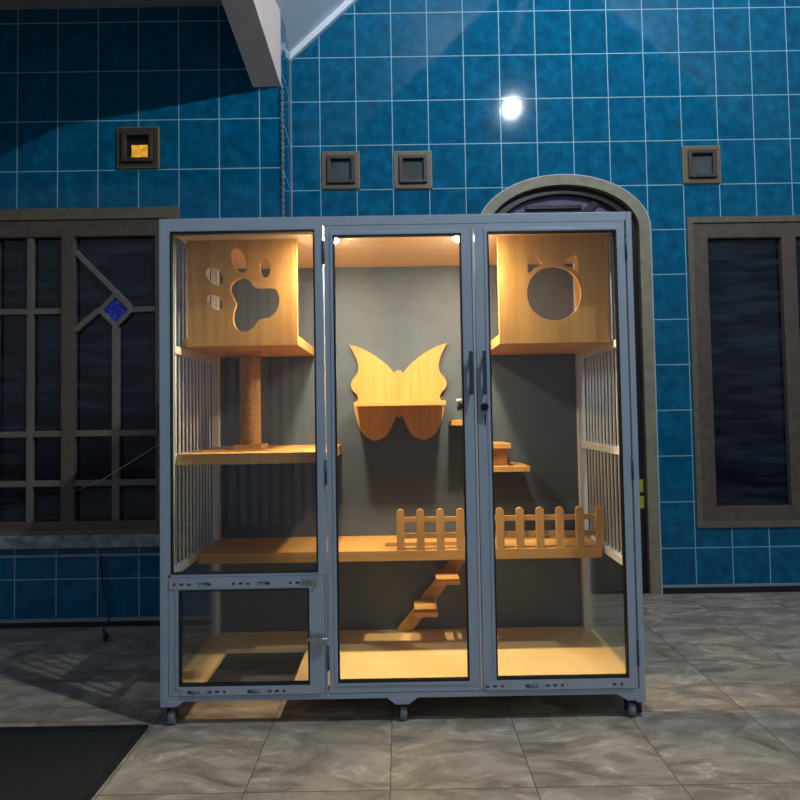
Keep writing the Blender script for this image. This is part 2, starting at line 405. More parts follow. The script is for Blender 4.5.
# skirting: pale cap above a black strip
o = MB().box(XC, DX - DW, YR - 0.012, YR, 0.0, 0.034).box(DX + DW, 3.6, YR - 0.012, YR, 0.0, 0.034).build('baseboard_back', M['skirt'], kind=ST)
MB().box(XC, DX - DW, YR - 0.013, YR, 0.034, 0.046).box(DX + DW, 3.6, YR - 0.013, YR, 0.034, 0.046).build('skirting_cap', M['cap'], o)
o = MB().box(-4.2, XC - 0.012, YL - 0.012, YL, 0.0, 0.026).build('baseboard_left', M['skirt'], kind=ST)
MB().box(-4.2, XC - 0.012, YL - 0.013, YL, 0.026, 0.042).build('skirting_cap', M['cap'], o)
# pale vertical grout edge at the outside corner
MB().box(XC + 0.0, XC + 0.006, YR - 0.006, YR - 0.001, 0.05, 3.02).build('trim_3', M['cap'], kind=ST)

# gable ceiling
sl = 0.92
low = lambda x: 3.019 + sl * (x + 0.586)
pk = low(1.26) + 0.042
MB().plate([(-0.60, low(-0.60) + 0.042), (1.26, pk), (3.6, pk - sl * 2.34), (3.6, pk + 0.08 - sl * 2.34), (1.26, pk + 0.08), (-0.60, low(-0.60) + 0.122)], [], 1.9, YR + 0.14).build('ceiling', M['ceilw'], kind=ST)
# moulding where the gable ceiling meets the wall
MB().plate([(-0.588, low(-0.588) + 0.044), (1.26, pk + 0.002), (1.26, pk - 0.042), (-0.588, low(-0.588))], [], YR - 0.025, YR).build('trim_2', M['ceilw'], kind=ST)
MB().box(1.09, 1.17, 0.85, YR, 4.55, 4.67).build('trim_5', M['frame'], kind=ST)
# soffit on the left
MB().box(-4.2, -0.74, 0.6, YL, 3.108, 3.2).build('ceiling_left', M['ceilg'], kind=ST)
MB().box(-4.2, -0.74, YL - 0.02, YL, 3.098, 3.108).build('trim_4', M['ceilg'], kind=ST)
# pale roof beam that comes down to the corner
bm_ = MB(); v = []
for t in (0.0, 2.2):
    for dx, dz in ((0, 0), (0.142, 0), (0.142, 0.40), (0, 0.40)):
        v.append(bm_.bm.verts.new((-0.716 - 0.117 * t + dx, 2.982 - t, 2.677 + 0.47 * t + dz)))
for f in ((0, 1, 2, 3), (4, 5, 6, 7), (0, 1, 5, 4), (1, 2, 6, 5), (2, 3, 7, 6), (3, 0, 4, 7)): bm_.bm.faces.new([v[i] for i in f])
bm_.build('trim_1', M['beam'], kind=ST)

# ------------------------------------------------------------------ left window
w1 = MB().plate(rect(-2.11, -1.087, 0.449, 2.069), [rect(-2.05, -1.150, 0.47, 2.012)], YL - 0.012, YL + 0.03).build('window_1', M['trimw'], kind=ST, bev=0.002)
MB().plate(rect(-2.052, -1.148, 0.468, 2.014), [rect(-1.615, -1.212, 0.511, 1.927), rect(-2.0, -1.68, 0.511, 1.927)], YL - 0.004, YL + 0.05).build('window_frame', M['frame'], w1, bev=0.003)
MB().box(-2.16, -1.05, YL - 0.035, YL + 0.03, 0.386, 0.449).build('window_sill', M['sill'], w1, bev=0.004)
MB().box(-2.16, -1.07, YL - 0.012, YL + 0.02, 0.340, 0.352).build('sill_ledge', M['cap'], w1)
MB().box(-1.62, -1.205, YL + 0.026, YL + 0.032, 0.505, 1.935).build('window_pane', M['pane'], w1)
MB().box(-2.005, -1.675, YL + 0.026, YL + 0.032, 0.505, 1.935).build('window_pane', M['pane'], w1)
mt = MB(); c0 = (-1.413, 1.556); dd = 0.096
y0, y1 = YL + 0.002, YL + 0.026
cr = [(c0[0] + dd, c0[1]), (c0[0], c0[1] + dd), (c0[0] - dd, c0[1]), (c0[0], c0[1] - dd)]
ci = [(c0[0] + 0.062, c0[1]), (c0[0], c0[1] + 0.062), (c0[0] - 0.062, c0[1]), (c0[0], c0[1] - 0.062)]
mt.plate(cr, [ci], y0, y1)
mt.bar((c0[0] + dd - 0.012, c0[1]), (-1.21, c0[1] + 0.004), 0.028, y0, y1)
mt.bar((c0[0], c0[1] - dd + 0.01), (c0[0], 0.51), 0.036, y0, y1)
mt.bar((c0[0] + 0.075, c0[1] + 0.012), (-1.617, c0[1] + 0.30), 0.028, y0 + 0.001, y1 - 0.001)
mt.bar((c0[0] - dd + 0.012, c0[1]), (-1.617, c0[1] - 0.10), 0.028, y0, y1)
for z in (0.942, 0.697): mt.box(-1.617, -1.21, y0 + 0.001, y1 - 0.001, z - 0.015, z + 0.015)
mt.build('glazing_bars', M['muntin'], w1, bev=0.003)
mt = MB(); mt.bar((-1.84, 0.51), (-1.84, 1.93), 0.03, y0, y1)
for z in (0.942, 0.697, 1.555): mt.box(-2.002, -1.678, y0 + 0.001, y1 - 0.001, z - 0.015, z + 0.015)
mt.build('glazing_bars', M['muntin'], w1, bev=0.003)
MB().plate(ci, [], YL + 0.010, YL + 0.018).build('diamond_pane', M['cobalt'], w1)
o = MB().tube([(-1.62, YL - 0.02, 0.655), (-1.464, YL - 0.02, 0.715), (-1.30, YL - 0.02, 0.815), (-1.15, YL - 0.02, 0.905)], 0.0022).build('thin_wire', M['steel'])
tag(o, 'thin grey wire slanting across the lower panes of the left window', 'wire')

# right window
w2 = MB().plate(rect(1.630, 2.78, 0.355, 2.09), [rect(1.662, 2.74, 0.39, 2.055)], YR - 0.012, YR + 0.03).build('window_2', M['trimw'], kind=ST, bev=0.002)
MB().plate(rect(1.66, 2.742, 0.388, 2.057), [rect(1.745, 2.16, 0.47, 1.97), rect(2.24, 2.66, 0.47, 1.97)], YR - 0.004, YR + 0.05).build('window_frame', M['frame'], w2, bev=0.003)
MB().box(1.74, 2.165, YR + 0.026, YR + 0.032, 0.465, 1.975).build('window_pane', M['pane'], w2)
MB().box(2.235, 2.665, YR + 0.026, YR + 0.032, 0.465, 1.975).build('window_pane', M['pane'], w2)

# ------------------------------------------------------------------ arched door
d1 = MB().plate(arch_outline(DW, 0.315, 0.0), [], YR - 0.02, YR + 0.10)
# the ring must be open at the floor: build it as a strip instead
d1.bm.free(); d1 = MB()
def ring_strip(mb, wo, to, wi, ti, y0, y1, mi=0):
    out = [(DX + wo, 0.0)] + [(DX + wo * math.cos(PI * i / 32), DSP + to * math.sin(PI * i / 32)) for i in range(33)] + [(DX - wo, 0.0)]
    inn = [(DX + wi, 0.0)] + [(DX + wi * math.cos(PI * i / 32), DSP + ti * math.sin(PI * i / 32)) for i in range(33)] + [(DX - wi, 0.0)]
    mb.plate(out + inn[::-1], [], y0, y1, mi=mi)
ring_strip(d1, DW - 0.006, 0.309, DW - 0.066, 0.255, YR - 0.014, YR + 0.10)
d1 = d1.build('door_1', M['arch'], kind=ST)
e = MB(); ring_strip(e, DW, 0.315, DW - 0.0055, 0.3095, YR - 0.015, YR + 0.02); e.build('pale_edge', M['archedge'], d1)
e = MB(); ring_strip(e, DW - 0.067, 0.254, DW - 0.12, 0.215, YR + 0.02, YR + 0.09); e.build('door_frame', M['doorwood'], d1)
# transom: dark bars over lilac glass
e = MB().plate([(DX - 0.367, 1.97), (DX + 0.367, 1.97)] + [(DX + 0.367 * math.cos(PI * i / 24), DSP + 0.214 * math.sin(PI * i / 24)) for i in range(25)], [], YR + 0.055, YR + 0.062)
e.build('transom_pane', M['lilac'], d1)
e = MB()
e.box(DX - 0.37, DX + 0.37, YR + 0.03, YR + 0.075, 1.945, 1.985)
e.bar((DX - 0.365, 2.125), (DX + 0.10, 2.125), 0.022, YR + 0.036, YR + 0.07)
e.bar((DX - 0.20, 2.175), (DX + 0.12, 2.175), 0.022, YR + 0.0365, YR + 0.0695)
e.bar((DX + 0.03, 2.05), (DX + 0.22, 2.215), 0.040, YR + 0.037, YR + 0.069)
e.bar((DX + 0.17, 1.98), (DX + 0.345, 2.13), 0.030, YR + 0.036, YR + 0.07)
e.bar((DX - 0.24, 2.10), (DX - 0.345, 2.06), 0.03, YR + 0.0375, YR + 0.0685)
e.build('transom_bars', M['doorwood'], d1, bev=0.002)
for s in (-1, 1):
    x0, x1 = (DX - 0.366, DX - 0.002) if s < 0 else (DX + 0.002, DX + 0.366)
    lf = MB().plate(rect(x0, x1, 0.005, 1.945), [rect(x0 + 0.07, x1 - 0.07, 0.15, 0.75), rect(x0 + 0.07, x1 - 0.07, 0.88, 1.8)], YR + 0.035, YR + 0.075)
    lf = lf.box(x0 + 0.06, x1 - 0.06, YR + 0.05, YR + 0.065, 0.14, 1.82).build('door_leaf', M['doorwood'], d1, bev=0.003)
t = empty('yellow_label', (1.335, YR + 0.02, 0.475), 'pair of small yellow labels on the dark arched door frame beside the cage', 'label')
MB().box(1.322, 1.348, YR + 0.0145, YR + 0.0195, 0.555, 0.625).build('upper_label', M['yellow'], t)
MB().box(1.322, 1.350, YR + 0.0145, YR + 0.0195, 0.465, 0.533).build('lower_label', M['yellow'], t)

# ------------------------------------------------------------------ square vents
VY = 0.0
def vent(cx, cz, Y, h, label, mats, lit=False):
    t = empty('air_vent', (cx, Y, cz - h), label, 'vent', 'square wooden vents in the tiled wall')
    outer, inner, glass = mats
    MB().plate(rect(cx - h, cx + h, cz - h, cz + h), [rect(cx - h + 0.003, cx + h - 0.003, cz - h + 0.003, cz + h - 0.003)], Y - 0.012, Y - 0.0005).build('edging', M['gold'], t)
    MB().plate(rect(cx - h + .003, cx + h - .003, cz - h + .003, cz + h - .003), [rect(cx - h * .74, cx + h * .74, cz - h * .74, cz + h * .74)], Y - 0.014, Y - 0.0005).build('outer_frame', outer, t, bev=0.002)
    MB().plate(rect(cx - h * .74, cx + h * .74, cz - h * .74, cz + h * .74), [rect(cx - h * .55, cx + h * .55, cz - h * .55, cz + h * .55)], Y - 0.028, Y - 0.0005).build('inner_frame', inner, t, bev=0.003)
    if lit:
        k = rect(cx - h * .34, cx + h * .44, cz - h * .46, cz + h * .14)
        MB().plate(rect(cx - h * .56, cx + h * .56, cz - h * .56, cz + h * .56), [k], Y - 0.006, Y - 0.0005).build('dark_pane', M['doorwood'], t)
        tag(MB().plate(k, [], Y - 0.005, Y - 0.001).build('lit_pane', glass, t), 'amber pane lit from inside')
    else:
        MB().box(cx - h * .56, cx + h * .56, Y - 0.006, Y - 0.0005, cz - h * .56, cz + h * .56).build('vent_pane', glass, t)
    return t
def amber():
    m, nt, b = new_mat('amber_lit_glass')
    tc = N(nt, 'ShaderNodeTexCoord'); n = N(nt, 'ShaderNodeTexNoise'); n.inputs['Scale'].default_value = 45; n.inputs['Detail'].default_value = 4
    L(nt, tc.outputs['Object'], n.inputs['Vector'])
    r = ramp(nt, [(0.35, (0.50, 0.18, 0.01)), (0.65, (0.95, 0.50, 0.04))]); L(nt, n.outputs['Fac'], r.inputs['Fac'])
    L(nt, r.outputs['Color'], b.inputs['Emission Color']); b.inputs['Emission Strength'].default_value = 0.9; b.inputs['Base Color'].default_value = (0.1, 0.05, 0.01, 1)
    return m
M['amber'] = amber()
vent(-1.292, 2.372, YL, 0.104, 'dark wooden square vent with a glowing amber pane above left window', (M['ventd'], M['ventd'], M['amber']), True)
vent(-0.310, 2.388, YR, 0.106, 'taupe wooden square vent nearest the wall corner, grey pane', (M['ventw'], M['ventd'], M['ventg']))
vent(0.0965, 2.384, YR, 0.106, 'taupe wooden square vent above the middle glass door, grey pane', (M['ventw'], M['ventd'], M['ventg']))
vent(1.722, 2.388, YR, 0.106, 'taupe wooden square vent above the right window', (M['ventw'], M['ventd'], M['ventg']))

# hanging chain at the corner
ch = MB()
for i in range(52):
    ch.torus((-0.567, YL - 0.014, 2.672 - i * 0.0145), 0.0062, 0.0022, Matrix.Rotation(PI / 2 * (i % 2) + 0.5, 3, 'Z'), 8, 5, (1, 1, 1.55))
tag(ch.build('hanging_chain', M['chain']), 'thin metal chain hanging down the wall corner below the beam', 'chain')

# floor mat, cable with plug
t = empty('floor_mat', (-1.30, 1.6, 0), 'dark floor mat with a black rubber border at lower left', 'mat')
MB().plate(rect(-1.9, -0.842, 1.25, 2.015), [rect(-1.88, -0.862, 1.27, 1.985)], 0.0005, 0.009, plane='xy').build('border', M['black'], t, bev=0.002)
MB().plate(rect(-1.88, -0.862, 1.27, 1.985), [], 0.0005, 0.006, plane='xy').build('pile', M['mat'], t)
t = empty('power_cable', (-1.33, 2.85, 0), 'black cable with a plug hanging below the left window to the floor', 'cable')
pts = catmull([(-1.475, YL - 0.018, 0.345), (-1.46, YL - 0.022, 0.20), (-1.43, YL - 0.02, 0.06), (-1.44, YL - 0.06, 0.006), (-1.40, 2.86, 0.006), (-1.368, 2.80, 0.008)], 8, False)
MB().tube(pts, 0.0042).build('cord', M['cable'], t)
MB().cyl((-1.372, 2.806, 0.014), (-1.352, 2.765, 0.014), 0.013, 0.011).cyl((-1.358, 2.767, 0.014), (-1.350, 2.75, 0.014), 0.0025, seg=8).cyl((-1.346, 2.771, 0.014), (-1.338, 2.754, 0.014), 0.0025, seg=8).build('plug', M['cable'], t)

# ------------------------------------------------------------------ the cat cage cabinet
X0, X1, Y0, Y1 = -0.805, 0.795, 2.010, 2.560
ZT, ZF = 1.689, 0.115
cab = empty('cat_cage', (0, 2.28, 0), 'tall white-framed glass cat cage on castors with lit wooden platforms inside', 'cat cage')

fr = MB()
# left front post (lower part is narrower where the litter door sits), top and bottom rails, cross rail, middle post, right post
fr.plate([(X0, 0.081), (X0, ZT), (-0.768, ZT), (-0.768, 0.4865), (-0.7785, 0.4865), (-0.7785, 0.081)], [], Y0, Y0 + 0.024)
fr.box(X0, -0.773, Y0 + 0.026, Y0 + 0.05, 0.081, ZT)
fr.plate([(-0.768, 1.6445), (-0.768, ZT), (0.7755, ZT), (0.7755, 1.6565), (-0.2525, 1.6565), (-0.2525, 0.4865), (-0.7785, 0.4865), (-0.7785, 0.497), (-0.768, 0.497), (-0.280, 0.497), (-0.280, 1.6445)], [], Y0, Y0 + 0.024)
fr.box(-0.2585, -0.2525, Y0, Y0 + 0.024, 0.10, 0.4865)
fr.box(0.7755, X1, Y0, Y0 + 0.05, 0.081, ZT)
fr.box(-0.768, 0.7755, Y0 + 0.026, Y0 + 0.05, 1.656, ZT)
fr.box(-0.280, -0.2535, Y0 + 0.026, Y0 + 0.045, 0.10, 1.656)
fr.box(-0.773, -0.28, Y0 + 0.026, Y0 + 0.045, 0.452, 0.480)
fr.box(X0 + 0.001, X1 - 0.001, Y0 + 0.001, Y0 + 0.05, 0.081, 0.0995)
# foot plates
for pts in ([(X0, 0.083), (-0.725, 0.083), (-0.752, 0.064), (X0, 0.064)], [(X1, 0.083), (0.70, 0.083), (0.735, 0.060), (X1, 0.060)], [(-0.060, 0.083), (0.046, 0.083), (0.015, 0.060), (-0.030, 0.060)]):
    fr.plate(pts, [], Y0 + 0.0005, Y0 + 0.045)
# back posts and side members
for x0, x1 in ((X0 + 0.0005, X0 + 0.04), (X1 - 0.04, X1 - 0.0005)):
    fr.box(x0, x1, Y0 + 0.05, Y1 - 0.045, 1.656, ZT - 0.0005)
    fr.box(x0, x1, Y0 + 0.05, Y1 - 0.045, 0.0815, 0.0995)
fr.box(X0 + .04, X1 - .04, Y1 - 0.04, Y1 - 0.0005, 1.656, ZT - 0.0005)
fr.box(X0 + .04, X1 - .04, Y1 - 0.04, Y1 - 0.0005, 0.0815, 0.0995)
for px in (X0 + .0, X1 - .07): fr.plate([(px, 0.083), (px + .07, 0.083), (px + .06, 0.062), (px + .01, 0.062)], [], Y1 - 0.05, Y1)
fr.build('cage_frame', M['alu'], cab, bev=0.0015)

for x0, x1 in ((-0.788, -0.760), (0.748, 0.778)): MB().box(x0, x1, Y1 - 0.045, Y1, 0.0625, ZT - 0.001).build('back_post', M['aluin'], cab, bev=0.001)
MB().box(-0.760, 0.748, Y1 - 0.018, Y1 - 0.006, 0.10, 1.656).build('back_panel', M['panel'], cab)
MB().plate(rect(X0 + 0.012, X1 - 0.012, Y0 + 0.0255, Y1 - 0.019), [rect(-0.683, -0.375, 2.060, 2.358)], 0.100, ZF, plane='xy').build('floor_board', M['woodfloor'], cab)
MB().box(X0 + 0.041, X1 - 0.041, Y0 + 0.051, Y1 - 0.019, 1.643, 1.657).build('ceiling_board', M['ceilboard'], cab)
MB().box(X0 + 0.03, X1 - 0.03, Y0 + 0.051, Y1 - 0.005, ZT - 0.008, ZT - 0.002).build('roof_sheet', M['alu'], cab)

# barred sides: rails, upright bars and the glass below
for sx in (-1, 1):
    xs = X0 + 0.024 if sx < 0 else X1 - 0.024
    for z in (1.237, 0.861, 0.480):
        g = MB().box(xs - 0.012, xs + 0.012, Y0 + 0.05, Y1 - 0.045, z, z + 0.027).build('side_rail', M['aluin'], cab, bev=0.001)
    for i in range(11):
        y = Y0 + 0.078 + i * 0.0375
        MB().cyl((xs, y, 0.49), (xs, y, 1.66), 0.0045, seg=10).build('upright_bar', M['aluin'], cab)
    tag(MB().box(xs - 0.003, xs + 0.003, Y0 + 0.05, Y1 - 0.045, 0.0995, 0.482).build('side_glass', M['glass'], cab), 'clear glass pane low on the %s side' % ('left' if sx < 0 else 'right'))

# framed leaf helper
def frame_leaf(name, x0, x1, z0, z1, gx0, gx1, gz0, gz1, label):
    d = MB()
    # mitred frame: four trapezoids
    A = [(x0, z0), (x1, z0), (x1, z1), (x0, z1)]; B = [(gx0, gz0), (gx1, gz0), (gx1, gz1), (gx0, gz1)]
    for i in range(4):
        j = (i + 1) % 4; d.plate([A[i], A[j], B[j], B[i]], [], Y0, Y0 + 0.0235)
    # inner raised lip next to the glass
    d.plate(rect(gx0 - 0.012, gx1 + 0.012, gz0 - 0.012, gz1 + 0.012), [rect(gx0 - 0.001, gx1 + 0.001, gz0 - 0.001, gz1 + 0.001)], Y0 - 0.0025, Y0 + 0.002)
    d = tag(d.build(name, M['alu'], cab, bev=0.0008), label)
    MB().plate(rect(gx0 - 0.001, gx1 + 0.001, gz0 - 0.001, gz1 + 0.001), [rect(gx0 + 0.0042, gx1 - 0.0042, gz0 + 0.0042, gz1 - 0.0042)], Y0 - 0.003, Y0 + 0.016).build('gasket', M['black'], d)
    MB().box(gx0 + 0.001, gx1 - 0.001, Y0 + 0.008, Y0 + 0.013, gz0 + 0.001, gz1 - 0.001).build('glass_pane', M['glass'], d)
    return d

def hinges(d, x):
    for z in (0.180, 0.790, 1.530):
        MB().cyl((x, Y0 - 0.002, z), (x, Y0 - 0.002, z + 0.072), 0.0036, seg=12).sphere((x, Y0 - 0.002, z + 0.074), 0.0042, seg=10).sphere((x, Y0 - 0.002, z - 0.002), 0.0042, seg=10).build('hinge', M['handle'], d)

# fixed glass above the litter door
tag(MB().plate(rect(-0.768, -0.280, 0.497, 1.6445), [rect(-0.7635, -0.2845, 0.5015, 1.640)], Y0 - 0.001, Y0 + 0.016).build('fixed_gasket', M['black'], cab), 'black seal round the fixed left glass')
tag(MB().box(-0.767, -0.281, Y0 + 0.008, Y0 + 0.013, 0.498, 1.6435).build('fixed_glass', M['glass'], cab), 'clear fixed glass over the litter door')

ld = frame_leaf('litter_door', -0.7765, -0.260, 0.1005, 0.4855, -0.741, -0.3115, 0.1325, 0.4445, 'small glazed litter door at lower left')
dm = frame_leaf('tall_door', -0.2470, 0.2590, 0.1010, 1.6555, -0.2165, 0.2145, 0.1355, 1.6225, 'middle tall glass door')
dr = frame_leaf('tall_door', 0.2610, 0.7700, 0.1010, 1.6555, 0.3050, 0.7405, 0.1370, 1.6265, 'right tall glass door')
hinges(dm, -0.2498); hinges(dr, 0.7728)
# pale weather strip down the meeting edge
MB().box(0.2515, 0.2565, Y0 - 0.0035, Y0 + 0.0005, 0.11, 1.64).build('meeting_strip', M['aluin'], dm)
for d, x in ((dm, 0.2385), (dr, 0.2835)):
    h = MB().box(x - 0.0065, x + 0.0065, Y0 - 0.027, Y0 - 0.019, 1.076, 1.222)
    for z in (1.10, 1.198): h.cyl((x, Y0 - 0.022, z), (x, Y0 + 0.0, z), 0.006, seg=14)
    h.build('handle', M['handle'], d, bev=0.002)
MB().cyl((0.283, Y0 - 0.014, 1.035), (0.283, Y0, 1.035), 0.0125, seg=24).cyl((0.283, Y0 - 0.018, 1.035), (0.283, Y0 - 0.012, 1.035), 0.008, seg=20).build('lock', M['dark'], dr)
MB().box(0.2835, 0.2875, Y0 - 0.002, Y0 + 0.001, 0.974, 1.012).build('lock_slot', M['dark'], dr)
MB().cyl((0.203, Y0 + 0.033, 1.048), (0.203, Y0 + 0.033, 1.064), 0.010, seg=16, mi=1).cyl((0.203, Y0 + 0.033, 1.024), (0.203, Y0 + 0.033, 1.048), 0.008, seg=16).box(0.2, 0.225, Y0 + 0.0236, Y0 + 0.032, 1.03, 1.045).build('door_catch', [M['dark'], M['aluin']], dm)
# slide bolt on the litter door
lb = MB().box(-0.311, -0.262, Y0 - 0.005, Y0 - 0.0002, 0.264, 0.298)
for z in (0.272, 0.290):
    for x in (-0.305, -0.268): lb.cyl((x, Y0 - 0.008, z), (x, Y0 - 0.004, z), 0.0035, seg=10)
lb.cyl((-0.318, Y0 - 0.013, 0.281), (-0.252, Y0 - 0.013, 0.281), 0.0052, seg=12)
lb.box(-0.300, -0.290, Y0 - 0.02, Y0 - 0.004, 0.272, 0.290).box(-0.278, -0.268, Y0 - 0.02, Y0 - 0.004, 0.272, 0.290)
lb.cyl((-0.284, Y0 - 0.032, 0.281), (-0.284, Y0 - 0.012, 0.281), 0.0045, seg=10)
lb.build('slide_bolt', M['steel'], ld, bev=0.0006)

# protective film with printed marks
def film(d, x0, x1, z0, z1, starts, flip, curl=False, y=None):
    y = Y0 - 0.0034 if y is None else y
    f = MB().box(x0, x1, y, y + 0.0008, z0, z1)
    for s in starts:
        k = -1 if flip else 1; zc = (z0 + z1) / 2 - (0.001 if flip else 0.001)
        f.cyl((s, y - 0.0004, zc), (s, y + 0.0004, zc), 0.0050, seg=16, mi=2, smooth=False)
        f.box(s + k * 0.018, s + k * 0.031, y - 0.0004, y + 0.0002, zc - 0.003, zc + 0.004, mi=1)
        if s + 0.05 > x1: continue
        f.text('Mc', 0.012, s + k * 0.042, y - 0.0006, zc - k * 0.004, mi=1, flip=flip)
        if flip and s - 0.13 < x0: continue
        f.text('YYPM', 0.0175, s + k * 0.078, y - 0.0006, zc - k * 0.006, mi=1, flip=flip)
    if curl:   # loose end peeling off
        pr = None
        for i in range(12):
            t_ = i / 11; xx = x1 + 0.055 * t_; yy = y - 0.012 * math.sin(PI * t_); zz = 0.016 * t_ * t_
            a = f.bm.verts.new((xx, yy, z0 + 0.002 + zz * 0.7)); b_ = f.bm.verts.new((xx, yy - 0.012 * math.sin(PI * t_), z1 - 0.002 + 0.003 * t_))
            if pr:
                fc = f.bm.faces.new((pr[0], a, b_, pr[1])); fc.smooth = True; fc.material_index = 3 if i > 4 else 0
            pr = (a, b_)
    return f.build('protective_film', [M['film'], M['blue'], M['red'], M['filmback']], d)
film(ld, -0.772, -0.335, 0.4505, 0.4795, (-0.756, -0.560, -0.372), False, True)
film(ld, -0.735, -0.275, 0.1020, 0.1265, (-0.592, -0.395, -0.205) if False else (-0.592, -0.395), True)
film(dr, 0.270, 0.755, 0.1025, 0.1300, (0.322, 0.520, 0.716), True)

# castors
def castor(x, y, top):
    w = MB().cyl((x - 0.011, y, 0.0235), (x + 0.011, y, 0.0235), 0.0235, seg=28)
    w = w.cyl((x - 0.0125, y, 0.0235), (x + 0.0125, y, 0.0235), 0.009, seg=14)
    c = MB().box(x - 0.02, x + 0.02, y - 0.016, y + 0.018, top - 0.004, top)
    for s in (-1, 1): c.plate([(y - 0.008, 0.018), (y + 0.008, 0.018), (y + 0.014, top - 0.003), (y - 0.012, top - 0.003)], [], x + s * 0.0155 - 0.0012, x + s * 0.0155 + 0.0012, plane='yz')
    c = c.build('castor', M['dark'], cab)
    w.build('castor_wheel', M['castor'], c)
castor(-0.772, Y0 + 0.026, 0.0635); castor(-0.004, Y0 + 0.026, 0.0595); castor(0.752, Y0 + 0.026, 0.0595)
MB().plate([(2.046, 0.004), (2.062, 0.004), (2.054, 0.034)], [], 0.768, 0.796, plane='yz').build('castor_brake', M['black'], cab, bev=0.001)
castor(-0.772, Y1 - 0.028, 0.0615); castor(0.762, Y1 - 0.028, 0.0615)

# warm ceiling lamps
for x in (-0.243, 0.232):
    p = MB()
    for r0, r1, z0, z1 in ((0.0365, 0.041, 1.630, 1.6428),):
        k = 32; rings = [[p.bm.verts.new((x + r * math.cos(2 * PI * j / k), 2.088 + r * math.sin(2 * PI * j / k), z)) for j in range(k)] for r, z in ((r0, z1), (r0, z0), (r1, z0), (r1, z1))]
        for i in range(4):
            for j in range(k): p.bm.faces.new((rings[i][j], rings[i][(j + 1) % k], rings[(i + 1) % 4][(j + 1) % k], rings[(i + 1) % 4][j]))
    p = p.build('ceiling_lamp', M['aluin'], cab)
    MB().cyl((x, 2.088, 1.6265), (x, 2.088, 1.640), 0.036, seg=32).build('lamp_lens', M['puck'], p)
    sd = bpy.data.lights.new('led_beam', 'SPOT'); sd.energy = 40; sd.color = (1.0, 0.79, 0.50); sd.spot_size = math.radians(150); sd.spot_blend = 0.9; sd.shadow_soft_size = 0.03
    so = bpy.data.objects.new('led_beam', sd); COL.objects.link(so); so.location = (x, 2.088, 1.618); so.parent = cab; so.matrix_parent_inverse = Matrix.Translation(-cab.location)

KB = 2.110 / 2.130
kx = lambda x: x * KB
kz = lambda z: 1.0224 + (z - 1.0224) * KB
# --- paw house (upper left)
PX = lambda px: kx(-0.749 + (px / 4.706 + 160 - 188) * 0.00357)
PZ = lambda py: kz(1.662 - (py / 4.706 + 200 - 237) * 0.00360)
pad = catmull([(PX(a), PZ(b)) for a, b in [(370, 375), (338, 398), (331, 432), (347, 470), (357, 498), (344, 540), (346, 588), (370, 618), (405, 625), (440, 602), (466, 570), (510, 560), (545, 530), (560, 480), (547, 432), (510, 421), (465, 420), (440, 412), (420, 385), (396, 373)]], 5)
toes = [ellipse(PX(258), PZ(362), 0.0235, 0.037, math.radians(38)), ellipse(PX(258), PZ(483), 0.021, 0.034, math.radians(42)),
        ellipse(PX(372), PZ(288), 0.0225, 0.047, math.radians(20)), ellipse(PX(495), PZ(328), 0.0185, 0.033, math.radians(2))]
pb = tag(MB().plate(rect(-0.745, -0.3565, 1.2655, 1.6425), [pad] + toes, 2.110, 2.125).build('cat_house', M['woodz'], cab, bev=0.0008), 'wooden cat house with a paw cut-out')
MB().box(-0.764, -0.357, 2.1255, 2.540, 1.2655, 1.300).build('house_base', M['woodx'], pb)
# --- cat head house (upper right)
QX = lambda px: kx(0.363 + (px / 4 + 470 - 500) * 0.00358)
QZ = lambda py: kz(1.652 - (py / 4 + 190 - 234) * 0.00360)
face = ellipse(QX(338), QZ(415), 0.0955, 0.0965, 0, 48)
el = catmull([(QX(a), QZ(b)) for a, b in [(240, 332), (235, 298), (244, 268), (266, 268), (291, 296), (262, 312)]], 5)
er = catmull([(QX(a), QZ(b)) for a, b in [(432, 330), (436, 298), (430, 268), (406, 268), (377, 298), (410, 312)]], 5)
cb = tag(MB().plate(rect(0.3565, 0.741, 1.2575, 1.6425), [face, el, er], 2.110, 2.125).build('cat_house', M['woodz'], cab, bev=0.0008), 'wooden cat house with a cat head cut-out')
MB().box(0.357, 0.748, 2.1255, 2.540, 1.2575, 1.293).build('house_base', M['woodx'], cb)
MB().box(0.7495, 0.758, 2.1255, 2.512, 1.2645, 1.6425).build('house_side', M['woody'], cb)

# --- left shelf with sisal post
MB().box(-0.766, -0.248, 2.062, 2.541, 0.853, 0.891).build('shelf', M['woodx'], cab, bev=0.001)
sp = []; z = 0.905
n = 48; h0, h1 = 0.908, 1.252
prof = [(0.034, h0)]
for i in range(n):
    a = h0 + (h1 - h0) * i / n; st = (h1 - h0) / n
    prof += [(0.0385, a + st * 0.1), (0.0418, a + st * 0.5), (0.0385, a + st * 0.9)]
prof += [(0.034, h1)]
post = MB().lathe(prof, (-0.580, 2.33, 0)).build('sisal_post', M['sisal'], cab)
tag(MB().box(-0.638, -0.522, 2.275, 2.385, 1.252, 1.2675).build('post_cap', M['woodx'], post, bev=0.001), 'square wooden cap')
tag(MB().box(-0.632, -0.524, 2.275, 2.385, 0.8915, 0.908).build('post_foot', M['woodx'], post, bev=0.001), 'square wooden foot')

